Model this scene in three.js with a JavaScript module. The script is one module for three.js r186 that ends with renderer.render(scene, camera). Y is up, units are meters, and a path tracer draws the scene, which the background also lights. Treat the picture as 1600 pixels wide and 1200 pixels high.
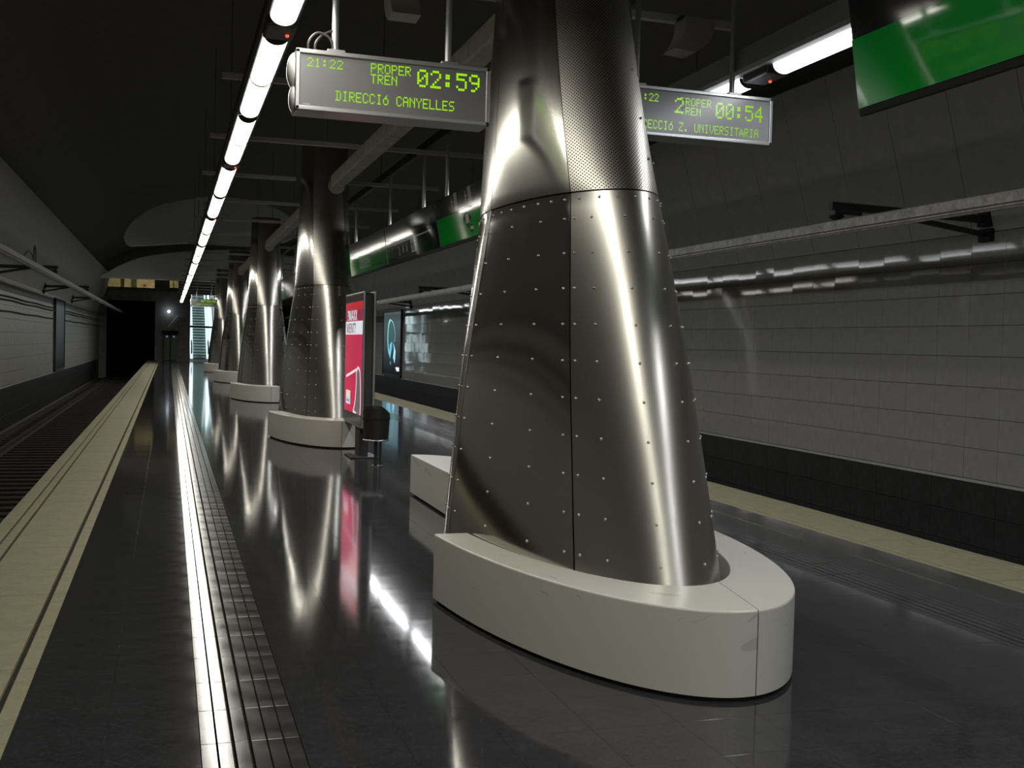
import * as THREE from 'three';
import { mergeGeometries } from 'three/addons/utils/BufferGeometryUtils.js';
import { RoundedBoxGeometry } from 'three/addons/geometries/RoundedBoxGeometry.js';
import { RectAreaLightUniformsLib } from 'three/addons/lights/RectAreaLightUniformsLib.js';

// ---------------------------------------------------------------- camera, light levels, exposure
const scene = new THREE.Scene();
scene.background = new THREE.Color(0, 0, 0);
const R = Math.PI / 180, FOCAL = 1705;
const camera = new THREE.PerspectiveCamera(2 * Math.atan(600 / FOCAL) / R, 4 / 3, 0.05, 300);
camera.position.set(0, 1.6, 0);
camera.rotation.set(-2.0 * R, -17.5 * R, 1.5 * R, 'YXZ');
const renderer = new THREE.WebGLRenderer({ antialias: true });
renderer.toneMapping = THREE.LinearToneMapping;
renderer.toneMappingExposure = 1.0;
renderer.shadowMap.enabled = true;
RectAreaLightUniformsLib.init();
const LAMP_RADIANCE = 18.5, LAMP_GLOW = 5;          // fluorescent strips: area light, visible diffuser
const WARM = new THREE.Color().setRGB(1, 0.965, 0.85), COOL = new THREE.Color().setRGB(0.97, 0.98, 1);

// ---------------------------------------------------------------- helpers
let seed = 7;
const rnd = () => { seed = (seed + 0x6d2b79f5) | 0; let t = Math.imul(seed ^ (seed >>> 15), 1 | seed); t = (t + Math.imul(t ^ (t >>> 7), 61 | t)) ^ t; return ((t ^ (t >>> 14)) >>> 0) / 4294967296; };
const rs = (a) => (rnd() * 2 - 1) * a;
const used = new Map();
const numbered = (n) => { const k = used.get(n) || 0; used.set(n, k + 1); return k ? n + '_' + String(k).padStart(3, '0') : n; };
function mesh(name, geo, mat, parent) {
  const m = new THREE.Mesh(Array.isArray(geo) ? mergeGeometries(geo.map((g) => (g.index ? g.toNonIndexed() : g))) : geo, mat);
  m.name = name; m.castShadow = m.receiveShadow = true; (parent || scene).add(m); return m;
}
function tag(o, label, category, group) { o.userData.label = label; o.userData.category = category; o.userData.kind = 'thing'; if (group) o.userData.group = group; return o; }
function thing(name, label, category, p = [0, 0, 0], turn = 0, group) {
  const o = new THREE.Group(); o.name = numbered(name); o.position.set(...p); o.rotation.y = turn; scene.add(o); return tag(o, label, category, group);
}
function struct(name) { const o = new THREE.Group(); o.name = name; o.userData.kind = 'structure'; scene.add(o); return o; }
function copyOf(src, label, p, turn) {
  const c = src.clone(); c.name = numbered(src.name.replace(/_\d{3}$/, '')); if (p) c.position.set(...p); if (turn !== undefined) c.rotation.y = turn;
  c.userData = { ...src.userData, label }; scene.add(c); return c;
}
function metreUV(g) {                                             // uv in metres from the dominant axis of each face
  const p = g.attributes.position, n = g.attributes.normal, uv = new Float32Array(p.count * 2);
  for (let i = 0; i < p.count; i++) {
    const ax = Math.abs(n.getX(i)), ay = Math.abs(n.getY(i)), az = Math.abs(n.getZ(i));
    const [u, v] = ay >= ax && ay >= az ? [p.getX(i), p.getZ(i)] : ax >= az ? [p.getZ(i), p.getY(i)] : [p.getX(i), p.getY(i)];
    uv[2 * i] = u; uv[2 * i + 1] = v;
  }
  g.setAttribute('uv', new THREE.BufferAttribute(uv, 2)); return g;
}
const box = (x0, x1, y0, y1, z0, z1) => metreUV(new THREE.BoxGeometry(Math.abs(x1 - x0), Math.abs(y1 - y0), Math.abs(z1 - z0)).translate((x0 + x1) / 2, (y0 + y1) / 2, (z0 + z1) / 2));
const rbox = (x0, x1, y0, y1, z0, z1, r = 0.01, s = 2) => metreUV(new RoundedBoxGeometry(Math.abs(x1 - x0), Math.abs(y1 - y0), Math.abs(z1 - z0), s, r).translate((x0 + x1) / 2, (y0 + y1) / 2, (z0 + z1) / 2));
// a flat piece with chamfered top edges: top at y = 0, thickness t
function plate(x0, x1, z0, z1, t, c) {
  const P = [], quad = (a, b, d, e) => P.push(...a, ...b, ...d, ...a, ...d, ...e);
  const A = [[x0, z0], [x0, z1], [x1, z1], [x1, z0]], B = [[x0 + c, z0 + c], [x0 + c, z1 - c], [x1 - c, z1 - c], [x1 - c, z0 + c]];
  quad(...B.map(([x, z]) => [x, 0, z]));
  for (let i = 0; i < 4; i++) { const j = (i + 1) % 4; quad([A[i][0], -c, A[i][1]], [A[j][0], -c, A[j][1]], [B[j][0], 0, B[j][1]], [B[i][0], 0, B[i][1]]); quad([A[i][0], -t, A[i][1]], [A[j][0], -t, A[j][1]], [A[j][0], -c, A[j][1]], [A[i][0], -c, A[i][1]]); }
  const g = new THREE.BufferGeometry(); g.setAttribute('position', new THREE.Float32BufferAttribute(P, 3)); g.computeVertexNormals(); return metreUV(g);
}
const rod = (x, y0, y1, z, r, n = 12) => new THREE.CylinderGeometry(r, r, y1 - y0, n).translate(x, (y0 + y1) / 2, z);
function tube(pts, r, n = 8, seg = 24) { return new THREE.TubeGeometry(new THREE.CatmullRomCurve3(pts.map((p) => new THREE.Vector3(...p))), seg, r, n); }
function bar(a, b, w, h) {                                        // a box beam between two points
  const A = new THREE.Vector3(...a), B = new THREE.Vector3(...b), d = B.clone().sub(A), g = metreUV(new THREE.BoxGeometry(w, h, d.length()));
  const m = new THREE.Matrix4().lookAt(B, A, new THREE.Vector3(0, 1, 0)); m.setPosition(A.clone().add(B).multiplyScalar(0.5)); return g.applyMatrix4(m);
}
function prismZ(pts, z0, z1, bevel = 0) {                         // outline in x,y pushed along z
  const s = new THREE.Shape(pts.map((p) => new THREE.Vector2(...p)));
  const g = new THREE.ExtrudeGeometry(s, { depth: z1 - z0 - 2 * bevel, bevelEnabled: bevel > 0, bevelSize: bevel, bevelThickness: bevel, bevelOffset: -bevel, bevelSegments: 2, curveSegments: 24 });
  return metreUV(g.translate(0, 0, z0 + bevel));
}
function noiseTex(w, h, fn, srgb, rep) {
  const d = new Uint8Array(w * h * 4);
  for (let y = 0; y < h; y++) for (let x = 0; x < w; x++) { const c = fn(x, y), o = (y * w + x) * 4; for (let k = 0; k < 3; k++) d[o + k] = Math.max(0, Math.min(255, Array.isArray(c) ? c[k] : c)); d[o + 3] = 255; }
  const t = new THREE.DataTexture(d, w, h); t.wrapS = t.wrapT = THREE.RepeatWrapping; t.magFilter = THREE.LinearFilter; t.minFilter = THREE.LinearMipmapLinearFilter; t.generateMipmaps = true;
  if (srgb) t.colorSpace = THREE.SRGBColorSpace; if (rep) t.repeat.set(...rep); t.needsUpdate = true; return t;
}
function smooth(w, h, cells) {                                     // tileable value noise
  const g = Array.from({ length: cells * cells }, rnd), at = (i, j) => g[((j + cells) % cells) * cells + ((i + cells) % cells)];
  return (x, y) => { const u = (x / w) * cells, v = (y / h) * cells, i = Math.floor(u), j = Math.floor(v), f = u - i, k = v - j, a = f * f * (3 - 2 * f), b = k * k * (3 - 2 * k);
    return (at(i, j) * (1 - a) + at(i + 1, j) * a) * (1 - b) + (at(i, j + 1) * (1 - a) + at(i + 1, j + 1) * a) * b; };
}
function canvasTex(w, h, draw) { const c = document.createElement('canvas'); c.width = w; c.height = h; draw(c.getContext('2d'), w, h); const t = new THREE.CanvasTexture(c); t.colorSpace = THREE.SRGBColorSpace; t.anisotropy = 8; return t; }
const std = (o) => new THREE.MeshStandardMaterial(o), lin = (r, g, b) => new THREE.Color().setRGB(r, g, b);

// ---------------------------------------------------------------- materials
const n8 = smooth(512, 512, 8), n24 = smooth(512, 512, 24), n64 = smooth(512, 512, 64), n160 = smooth(512, 512, 160);
const graniteMap = noiseTex(512, 512, (x, y) => { const v = 168 + 34 * (n160(x, y) - 0.5) + 26 * (n64(x, y) - 0.5) + rs(26) + 16 * (n8(x, y) - 0.5); return [v, v, v * 1.02]; }, true, [1, 1]);
const graniteRough = noiseTex(512, 512, (x, y) => 40 + 26 * n24(x, y) + 18 * n8(x, y) + rs(8), false, [0.5, 0.5]);
const plasterMap = noiseTex(512, 512, (x, y) => { const v = 214 + 26 * (n24(x, y) - 0.5) + 26 * (n8(x, y) - 0.5) + rs(14); return [v, v, v * 0.985]; }, true, [0.5, 0.5]);
const tileMap = noiseTex(512, 512, (x, y) => { const v = 224 + 12 * (n24(x, y) - 0.5) + 10 * (n8(x, y) - 0.5) + rs(12); return [v, v, v * 0.985]; }, true, [0.5, 0.5]);
const slabMap = noiseTex(512, 512, (x, y) => { const k = n24(x, y) * 0.6 + n64(x, y) * 0.4, v = 212 + 22 * (k - 0.5) + rs(14); return [v, v * 0.985, v * (0.93 - 0.06 * n8(x, y))]; }, true, [0.7, 0.7]);
const steelRough = noiseTex(512, 512, (x, y) => 215 + 26 * (n8(x, y) - 0.5) + 14 * (n24(x, y) - 0.5) + rs(6), false, [1, 1]);
const grimeMap = noiseTex(512, 512, (x, y) => 205 + 44 * (n24(x, y) - 0.5) + 34 * (n64(x, y) - 0.5) + rs(20), true, [0.6, 0.6]);

const STEEL = lin(0.55, 0.535, 0.495);
const M = {
  granite: std({ color: lin(0.102, 0.102, 0.108), map: graniteMap, roughness: 0.34, roughnessMap: graniteRough }),
  tactile: std({ color: lin(0.098, 0.098, 0.102), map: graniteMap, roughness: 0.62, roughnessMap: graniteRough }),
  bedding: std({ color: lin(0.03, 0.027, 0.02), map: grimeMap, roughness: 0.95 }),
  slab: std({ color: lin(0.46, 0.44, 0.335), map: slabMap, roughness: 0.62 }),
  concrete: std({ color: lin(0.12, 0.12, 0.115), map: plasterMap, roughness: 0.95 }),
  tile: new THREE.MeshPhysicalMaterial({ color: lin(0.43, 0.425, 0.41), map: tileMap, roughness: 0.045, specularIntensity: 0.36 }),
  tileWorn: std({ color: lin(0.43, 0.425, 0.41), map: tileMap, roughness: 0.42 }),
  tileDark: std({ color: lin(0.05, 0.05, 0.05), map: grimeMap, roughness: 0.35 }),
  grout: std({ color: lin(0.11, 0.108, 0.1), roughness: 0.95 }),
  cladding: std({ color: lin(0.5, 0.5, 0.495), map: tileMap, roughness: 0.6 }),
  vault: std({ color: lin(0.24, 0.237, 0.228), map: tileMap, roughness: 0.98 }),
  black: std({ color: lin(0.012, 0.012, 0.013), roughness: 0.8 }),
  beam: std({ color: lin(0.55, 0.55, 0.53), roughness: 0.6 }),
  duct: std({ color: lin(0.5, 0.48, 0.4), map: plasterMap, roughness: 0.7 }),
  steelSatin: std({ color: STEEL, metalness: 1, roughness: 0.4, roughnessMap: steelRough }),
  steelNose: new THREE.MeshPhysicalMaterial({ color: STEEL, metalness: 1, roughness: 0.3, anisotropy: 0.45 }),
  steelUpper: std({ color: STEEL, metalness: 1, roughness: 0.21 }),
  steelSmooth: std({ color: STEEL, metalness: 1, roughness: 0.14, roughnessMap: steelRough }),
  steelRod: std({ color: lin(0.6, 0.6, 0.6), metalness: 1, roughness: 0.3 }),
  galvanised: std({ color: lin(0.45, 0.44, 0.4), metalness: 0.6, roughness: 0.5, map: grimeMap }),
  darkSteel: std({ color: lin(0.06, 0.06, 0.062), metalness: 0.5, roughness: 0.5 }),
  iron: std({ color: lin(0.09, 0.075, 0.06), metalness: 0.5, roughness: 0.6, map: grimeMap }),
  ballast: std({ color: lin(0.04, 0.038, 0.035), map: grimeMap, roughness: 1 }),
  benchKick: std({ color: lin(0.02, 0.02, 0.02), roughness: 0.9 }),
  aluminium: std({ color: lin(0.42, 0.43, 0.44), metalness: 0.7, roughness: 0.38 }),
  green: new THREE.MeshPhysicalMaterial({ color: lin(0.006, 0.37, 0.045), roughness: 0.055, specularIntensity: 1 }),
  boardBlack: new THREE.MeshPhysicalMaterial({ color: lin(0.02, 0.02, 0.022), roughness: 0.085 }),
  housing: std({ color: lin(0.2, 0.2, 0.2), roughness: 0.55 }),
  plasticGrey: std({ color: lin(0.4, 0.39, 0.36), roughness: 0.6 }),
  cream: std({ color: lin(0.62, 0.58, 0.42), roughness: 0.8, map: plasterMap }),
  lampWarm: std({ color: lin(0.8, 0.8, 0.78), emissive: WARM, emissiveIntensity: LAMP_GLOW, roughness: 0.4 }),
  lampCool: std({ color: lin(0.8, 0.8, 0.8), emissive: COOL, emissiveIntensity: LAMP_GLOW, roughness: 0.4 }),
  led: std({ color: lin(0.3, 0.02, 0.01), emissive: lin(1, 0.12, 0.05), emissiveIntensity: 1.3 }),
  glass: new THREE.MeshPhysicalMaterial({ color: 0xffffff, transmission: 1, thickness: 0, roughness: 0.03, ior: 1.5 }),
};

// ---------------------------------------------------------------- the shell: platform, tracks, walls, vault
const ZN = 12, ZF = -77;                                         // near and far end of the station
const EL0 = -1.33, EL1 = -0.58, ER0 = 5.60, ER1 = 6.35;          // the pale edge strips, left and right
const WL = -4.4, WR = 9.6, PITCH = 0.587, ROW = 0.3825;
const floor = struct('floor');
mesh('slab', box(EL0 + 0.06, ER1 - 0.06, -1.1, -0.024, ZF, ZN), M.bedding, floor);
{ // polished granite tiles: the nearest one by one, the rest as one part
  const cols = [[-0.58, -0.22], [-0.22, 0.14]]; for (let k = 0; k < 10; k++) cols.push([0.53 + 0.396 * k, 0.53 + 0.396 * (k + 1)]); cols.push([4.88, 5.24], [5.24, 5.6]);
  const geos = [0.36, 0.396].map((w) => plate(-w / 2 + 0.0004, w / 2 - 0.0004, -0.1996, 0.1996, 0.022, 0.0004));
  const place = (c, r, o) => { o.position.set((c[0] + c[1]) / 2, 0, -3.8 - 0.4 * r - 0.2); o.rotation.set(rs(0.0006), 0, rs(0.0006)); };
  const far = [[], []];
  for (let r = -39; r < 183; r++) for (const c of cols) {
    const k = c[1] - c[0] > 0.37 ? 1 : 0;
    if (r >= 0 && r < 21) place(c, r, mesh('floor_tile', geos[k], M.granite, floor));
    else { const o = new THREE.Object3D(); place(c, r, o); o.updateMatrix(); far[k].push(o.matrix); }
  }
  far.forEach((list, k) => { const im = new THREE.InstancedMesh(geos[k], M.granite, list.length); list.forEach((m, i) => im.setMatrixAt(i, m)); im.name = 'distant_floor_tiles'; im.userData.kind = 'stuff'; im.receiveShadow = true; floor.add(im); });
  // ribbed guide tiles
  for (const x0 of [0.14, 4.49]) {
    const ribs = []; for (let k = 0; k < 6; k++) ribs.push(plate(0.065 * k + 0.002, 0.065 * k + 0.063 - (k === 1 || k === 2 ? 0.008 : 0.002), -0.1985, 0.1985, 0.022, 0.0015));
    const g = mergeGeometries(ribs), n = x0 < 1 ? 190 : 100;
    for (let r = -8; r < n - 8; r++) { const m = mesh('guide_tile', g, M.tactile, floor); m.position.set(x0, 0, -3.8 - 0.4 * r); m.rotation.set(rs(0.0006), 0, rs(0.0006)); }
  }
  // pale edge slabs with three grooves
  const strips = [[0, 0.115], [0.137, 0.2], [0.225, 0.645], [0.675, 0.75]];
  const lg = mergeGeometries(strips.map(([a, b]) => plate(EL0 + a, EL0 + b, -0.398, 0.398, 0.03, 0.003)));
  const rg = mergeGeometries(strips.map(([a, b]) => plate(ER1 - b, ER1 - a, -0.398, 0.398, 0.03, 0.003)));
  for (let z = ZN - 0.4; z > ZF; z -= 0.8) for (const g of [lg, rg]) { const m = mesh('edge_slab', g, M.slab, floor); m.position.set(0, rs(0.0015), z); }
  mesh('edge_face', [box(EL0 + 0.005, EL0 + 0.06, -1.1, -0.03, ZF, ZN), box(ER1 - 0.06, ER1 - 0.005, -1.1, -0.03, ZF, ZN)], M.concrete, floor);
}
const trackbed = struct('floor_track');
mesh('track_bed', [box(WL - 0.3, EL0 + 0.06, -1.5, -1.22, ZF - 14, ZN), box(ER1 - 0.06, WR + 0.3, -1.5, -1.22, ZF - 14, ZN)], M.ballast, trackbed);
{
  const sl = []; for (let z = 4; z > -78; z -= 0.6) for (const x of [-2.87, 7.88]) sl.push(rbox(x - 1.2, x + 1.2, -1.24, -1.17, z - 0.12, z + 0.12, 0.012, 1));
  const s = mesh('sleepers', sl, M.ballast, trackbed); s.userData.kind = 'stuff';
}
for (const [x, l] of [[-3.6, 'dull steel running rail beside the left tiled wall'], [-2.13, 'dull steel running rail nearest the left platform edge']]) {
  const prof = [[-0.065, 0], [0.065, 0], [0.065, 0.015], [0.012, 0.03], [0.012, 0.1], [0.034, 0.115], [0.034, 0.15], [-0.034, 0.15], [-0.034, 0.115], [-0.012, 0.1], [-0.012, 0.03], [-0.065, 0.015]].map(([a, b]) => [a + x, b - 1.17]);
  tag(mesh(numbered('running_rail'), prismZ(prof, ZF - 13, ZN - 0.05), M.iron), l, 'rail');
}

function tiledWall(name, side) {
  const T = side > 0 ? M.tile : M.tileWorn, w = struct(name), X = side > 0 ? WR : WL, s = side;         // s points away from the platform
  mesh('backing', [box(X + s * 0.012, X + s * 0.4, -1.5, 3.2, ZF, ZN)], M.grout, w);
  // wall tiles
  const tg = plate(-ROW / 2 + 0.003, ROW / 2 - 0.003, -PITCH / 2 + 0.002, PITCH / 2 - 0.002, 0.024, 0.0014).translate(0, 0.012, 0).rotateZ(s * Math.PI / 2);
  const pg = plate(-0.192, 0.192, -PITCH / 2 + 0.003, PITCH / 2 - 0.003, 0.024, 0.002).translate(0, 0.012, 0).rotateZ(s * Math.PI / 2);
  const place = (o, y, z, q) => { o.position.set(X, y, z); o.rotation.set(0, rs(q), rs(q * 1.5)); o.updateMatrix(); };
  const rest = [], restDark = [];
  for (let c = 0; c < 148; c++) {
    const z = ZN - 2.2 - 0.05 - PITCH * (c + 0.5), near = side > 0 && z < -9.4 && z > -30.6;
    for (let r = 0; r < 8; r++) { const y = 0.09 + ROW * (r + 0.5); if (near) place(mesh('tile', tg, T, w), y, z, 0.0035); else { const o = new THREE.Object3D(); place(o, y, z, 0.0035); rest.push(o.matrix); } }
    for (let r = 0; r < 3; r++) { const y = 0.04 - 0.39 * (r + 0.5); if (near) place(mesh('plinth_tile', pg, M.tileDark, w), y, z, 0.003); else { const o = new THREE.Object3D(); place(o, y, z, 0.003); restDark.push(o.matrix); } }
  }
  for (const [list, g, m, n] of [[rest, tg, T, 'distant_tiles'], [restDark, pg, M.tileDark, 'distant_plinth_tiles']]) {
    const im = new THREE.InstancedMesh(g, m, list.length); list.forEach((k, i) => im.setMatrixAt(i, k)); im.name = n; im.userData.kind = 'stuff'; im.receiveShadow = true; w.add(im);
  }
  mesh('trim', rbox(X - s * 0.03, X + s * 0.02, 0.045, 0.085, ZF, ZN - 2.3, 0.008, 1), M.cladding, w);
  // leaning cladding above the tiles, up to a lip
  const lipX = side > 0 ? 8.9 : -3.7, lean = lipX - X, H = 2.42, panel = (z0, z1) => prismZ([[X - s * 0.012, 3.155], [lipX, 3.155 + H], [lipX + s * 0.14, 3.155 + H + 0.02], [X + s * 0.13, 3.16]], z0 + 0.004, z1 - 0.004, 0.003);
  if (side > 0) { const g = panel(-PITCH, PITCH), k = 2 * PITCH; for (let z = ZN - 2.25 - PITCH; z > ZF + 0.5; z -= k) mesh('cladding_panel', g, M.cladding, w).position.z = z; }
  else { const g = panel(-2.4, 2.4); for (let z = ZN - 4.7; z > ZF; z -= 4.8) mesh('cladding_panel', g, M.cladding, w).position.z = z; }
  mesh('lip_shelf', box(lipX + s * 0.05, X + s * 0.8, 3.155 + H - 0.1, 3.155 + H - 0.02, ZF, ZN), M.black, w);
  mesh('cladding_back', prismZ([[X + s * 0.14, 3.0], [lipX + s * 0.16, 3.155 + H], [X + s * 0.4, 3.155 + H], [X + s * 0.4, 3.0]], ZF, ZN), M.black, w);
}
tiledWall('wall_right', 1);
tiledWall('wall_left', -1);

const ceiling = struct('ceiling');
{
  const cx = 2.6, half = 7.5, y0 = 5.55, rise = 2.9, rad = (half * half + rise * rise) / (2 * rise), cy = y0 + rise - rad, a0 = Math.asin(half / rad), pts = [];
  for (let i = 0; i <= 40; i++) { const a = -a0 + (2 * a0 * i) / 40; pts.push([cx + rad * Math.sin(a), cy + rad * Math.cos(a)]); }
  for (let i = 40; i >= 0; i--) { const a = -a0 + (2 * a0 * i) / 40; pts.push([cx + (rad + 0.35) * Math.sin(a), cy + (rad + 0.35) * Math.cos(a)]); }
  mesh('vault', prismZ(pts, ZF - 9, ZN), M.vault, ceiling);
  const inBulk = (z) => z > -76;
  for (let z = -1.3; inBulk(z); z -= 3.6) for (const [a, b] of [-7.05, -18.9, -30.75, -42.6, -54.4].some((p) => z < p + 0.7 && z > p - 0.9) ? [[0.5, 2.06], [2.94, 4.6]] : [[0.5, 4.6]]) mesh('tie_beam', box(a, b, 4.36, 4.42, z - 0.035, z + 0.035), M.beam, ceiling);
  for (const x of [0.95, 3.55]) mesh('long_beam', box(x - 0.04, x + 0.04, 4.42, 4.54, ZF + 0.5, ZN - 1), M.darkSteel, ceiling);
  for (let z = -4.9; z > -76; z -= 7.2) for (const x of [0.95, 3.55]) { const dx = x - cx, top = cy + Math.sqrt(rad * rad - dx * dx); mesh('hanger', rod(x, 4.52, top + 0.1, z, 0.011), M.vault, ceiling); }
}
const back = struct('wall_back');
mesh('back_panel', box(WL - 0.5, WR + 0.5, -1.5, 9, ZN, ZN + 0.3), M.vault, back);
const soffit = struct('wall_soffit');                             // two pale bulkheads hung under the far vault
const BK = std({ color: lin(0.86, 0.87, 0.86), roughness: 0.8 });
mesh('upper_bulkhead', prismZ(new THREE.CatmullRomCurve3([[-1.75, 5.5], [-1.92, 5.85], [-1.62, 6.5], [-0.71, 7.2], [0.88, 7.7], [2.2, 7.85], [3.6, 7.72], [4.9, 7.3], [5.4, 6.8], [5.3, 6.2], [3.7, 5.76], [0.9, 5.72], [-1.2, 5.5]].map(([a, b]) => new THREE.Vector3(a, b, 0)), true, 'centripetal').getPoints(90).slice(0, -1).map((p) => [p.x, p.y]), -50.3, -50, 0.05), BK, soffit);
mesh('lower_bulkhead', prismZ([[-3.25, 4.42], ...new THREE.CatmullRomCurve3([[-3.25, 4.5], [-2.9, 4.7], [-2.37, 5.05], [-1.35, 5.5], [1.02, 5.92], [4.08, 6.1], [6.5, 5.7], [8.5, 4.5]].map(([a, b]) => new THREE.Vector3(a, b, 0))).getPoints(40).map((p) => [p.x, p.y]), [8.5, 4.42]], -57.4, -57, 0.05), BK, soffit);

// ---------------------------------------------------------------- the far end
const endWall = struct('wall_end');
const EW = std({ color: lin(0.45, 0.43, 0.4), map: plasterMap, roughness: 0.7 });
mesh('end_panel', [box(-4.8, -3.95, -1.5, 9, ZF - 0.3, ZF), box(-3.95, -0.9, 3.95, 4.78, ZF - 0.3, ZF), box(-3.95, -0.9, 5.62, 9, ZF - 0.3, ZF), box(-0.9, -0.05, -1.5, 9, ZF - 0.3, ZF), box(-0.05, 0.62, -1.5, 4.85, ZF - 0.3, ZF), box(-0.05, 0.62, 5.62, 9, ZF - 0.3, ZF), box(0.62, 1.36, -1.5, 9, ZF - 0.3, ZF), box(1.36, 3.1, -1.5, -0.02, ZF - 0.3, ZF), box(1.36, 3.1, 4.5, 9, ZF - 0.3, ZF), box(3.1, 6.2, -1.5, 9, ZF - 0.3, ZF), box(6.2, 9.6, 3.95, 9, ZF - 0.3, ZF), box(9.6, 10.2, -1.5, 9, ZF - 0.3, ZF)], EW, endWall);
mesh('tunnel_lining', [box(-4.3, -3.95, -1.5, 4.3, ZF - 14, ZF - 0.3), box(-0.9, -0.6, -1.5, 4.3, ZF - 14, ZF - 0.3), box(-4.3, -0.6, 3.95, 4.3, ZF - 14, ZF - 0.3), box(-4.3, -0.6, -1.5, 4.3, ZF - 14.3, ZF - 14), box(6, 6.2, -1.5, 4.3, ZF - 14, ZF - 0.3), box(9.6, 9.9, -1.5, 4.3, ZF - 14, ZF - 0.3), box(6, 9.9, 3.95, 4.3, ZF - 14, ZF - 0.3), box(6, 9.9, -1.5, 4.3, ZF - 14.3, ZF - 14)], M.black, endWall);
mesh('cornice', box(-4.3, 1.36, 4.62, 4.7, ZF, ZF + 0.08), M.housing, endWall);
mesh('mezzanine_room', [box(-4.2, 0.8, 4.4, 4.7, ZF - 6, ZF - 0.31), box(-4.2, 0.8, 4.7, 7, ZF - 6.2, ZF - 6), box(-4.4, -4.2, 4.4, 7, ZF - 6, ZF - 0.3), box(0.8, 1.0, 4.4, 7, ZF - 6, ZF - 0.31), box(-4.4, 1, 6.9, 7.1, ZF - 6, ZF - 0.3)], M.cream, endWall);
mesh('column', [rod(-3.0, 4.7, 6.9, ZF - 1.2, 0.1, 16)], M.galvanised, endWall);
mesh('grille', [box(-2.62, -2.25, 4.72, 6.2, ZF - 5.98, ZF - 5.9)], M.darkSteel, endWall);
mesh('wall_bell', new THREE.CylinderGeometry(0.09, 0.09, 0.06, 16).rotateX(Math.PI / 2).translate(-1.72, 5.25, ZF - 5.95), std({ color: lin(0.2, 0.02, 0.02), roughness: 0.4 }), endWall);
{
  const lampM = std({ color: lin(0.8, 0.8, 0.8), emissive: lin(1, 0.93, 0.7), emissiveIntensity: 3 });
  mesh('ceiling_lamp', box(-3, 0, 6.84, 6.9, ZF - 3.6, ZF - 3.2), lampM, endWall);
  const l = new THREE.RectAreaLight(0xffeebb, 16, 3, 0.4); l.position.set(-1.5, 6.83, ZF - 3.4); l.lookAt(-1.5, 0, ZF - 3.4); l.name = 'mezzanine_lamp_light'; scene.add(l);
}
for (const [n, x0, x1, y0, y1] of [['window_1', -3.95, -0.9, 4.78, 5.62], ['window_2', -0.05, 0.62, 4.85, 5.62]]) {
  const w = struct(n); mesh('pane', box(x0, x1, y0, y1, ZF - 0.16, ZF - 0.15), M.glass, w);
  const f = [box(x0, x1, y0, y0 + 0.05, ZF - 0.2, ZF + 0.02), box(x0, x1, y1 - 0.04, y1, ZF - 0.2, ZF + 0.02)]; for (const x of n === 'window_1' ? [x0, -3.1, x1 - 0.05] : [x0, 0.22, x1 - 0.05]) f.push(box(x, x + 0.05, y0, y1, ZF - 0.2, ZF + 0.02));
  mesh('window_frame', f, M.darkSteel, w);
}
{ // escalator climbing away behind the end wall
  const e = thing('escalator', 'escalator between glowing white balustrades at the far end of the platform', 'escalator', [2.03, 0, ZF - 0.7]);
  const stepM = std({ color: lin(0.07, 0.115, 0.125), metalness: 0.1, roughness: 0.4 });
  const sg = box(-0.42, 0.44, -0.2, 0, -0.4, 0), ng = box(-0.42, 0.42, -0.05, 0.004, -0.04, 0.014), noseM = std({ color: lin(0.5, 0.55, 0.45), roughness: 0.6 });
  for (let k = 0; k < 27; k++) { const t = mesh('step', sg, stepM, e); t.position.set(0, 0.1 + 0.2 * k, -0.35 * k); mesh('step_nosing', ng, noseM, t); }
  const panelM = std({ color: lin(0.8, 0.85, 0.85), emissive: lin(0.62, 0.8, 0.86), emissiveIntensity: 1.2, roughness: 0.3 });
  for (const [x, wd] of [[-0.53, 0.17], [0.57, 0.2], [0.84, 0.18]]) {
    const q = new THREE.Shape([[0, 0.15], [0.7, 0.15], [10.2, 5.5], [10.2, 6.6], [0.5, 1.05], [0, 1.0]].map((p) => new THREE.Vector2(...p)));
    const g = new THREE.ExtrudeGeometry(q, { depth: wd, bevelEnabled: false }).rotateY(Math.PI / 2).translate(x - wd / 2, 0, 0);
    mesh('balustrade_light_panel', g, panelM, e);
    mesh('handrail', tube([[x, 0.5, 0.08], [x, 1.06, 0], [x, 1.1, -0.5], [x, 6.66, -10.2]], 0.045), M.black, e);
    const l = new THREE.RectAreaLight(lin(0.75, 0.95, 1), 1.7, 0.2, 4); l.position.set(x, 2.2, -0.05 - 0.7 + ZF); l.position.x = 2.03 + x; l.lookAt(2.03 + x, 2.2, 0); l.name = 'balustrade_light'; scene.add(l);
  }
  mesh('comb_plate', box(-0.9, 0.95, -0.02, 0.06, -0.3, 0.35), M.aluminium, e);
  mesh('truss', prismZ([[-0.9, -0.1], [0.95, -0.1], [0.95, -0.08], [-0.9, -0.08]], -9, 0), M.black, e);
  const well = struct('wall_stairwell');
  mesh('stairwell_panel', [box(1.0, 1.36, -0.3, 9, ZF - 12, ZF - 0.31), box(3.1, 3.4, -0.3, 9, ZF - 12, ZF - 0.31), box(1, 3.4, -0.3, 9, ZF - 12.3, ZF - 12), box(1.36, 3.1, -0.3, -0.02, ZF - 12, ZF - 0.3), box(1, 3.4, 8.5, 8.8, ZF - 12, ZF - 0.3)], M.cladding, well);
  const gate = thing('barrier_bar', 'black horizontal bar across the escalator mouth at the far end', 'barrier', [0, 0, ZF + 0.1]);
  mesh('bar', [bar([1.36, 2.34, 0], [3.1, 2.32, 0], 0.08, 0.13)], M.black, gate);
}
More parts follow.
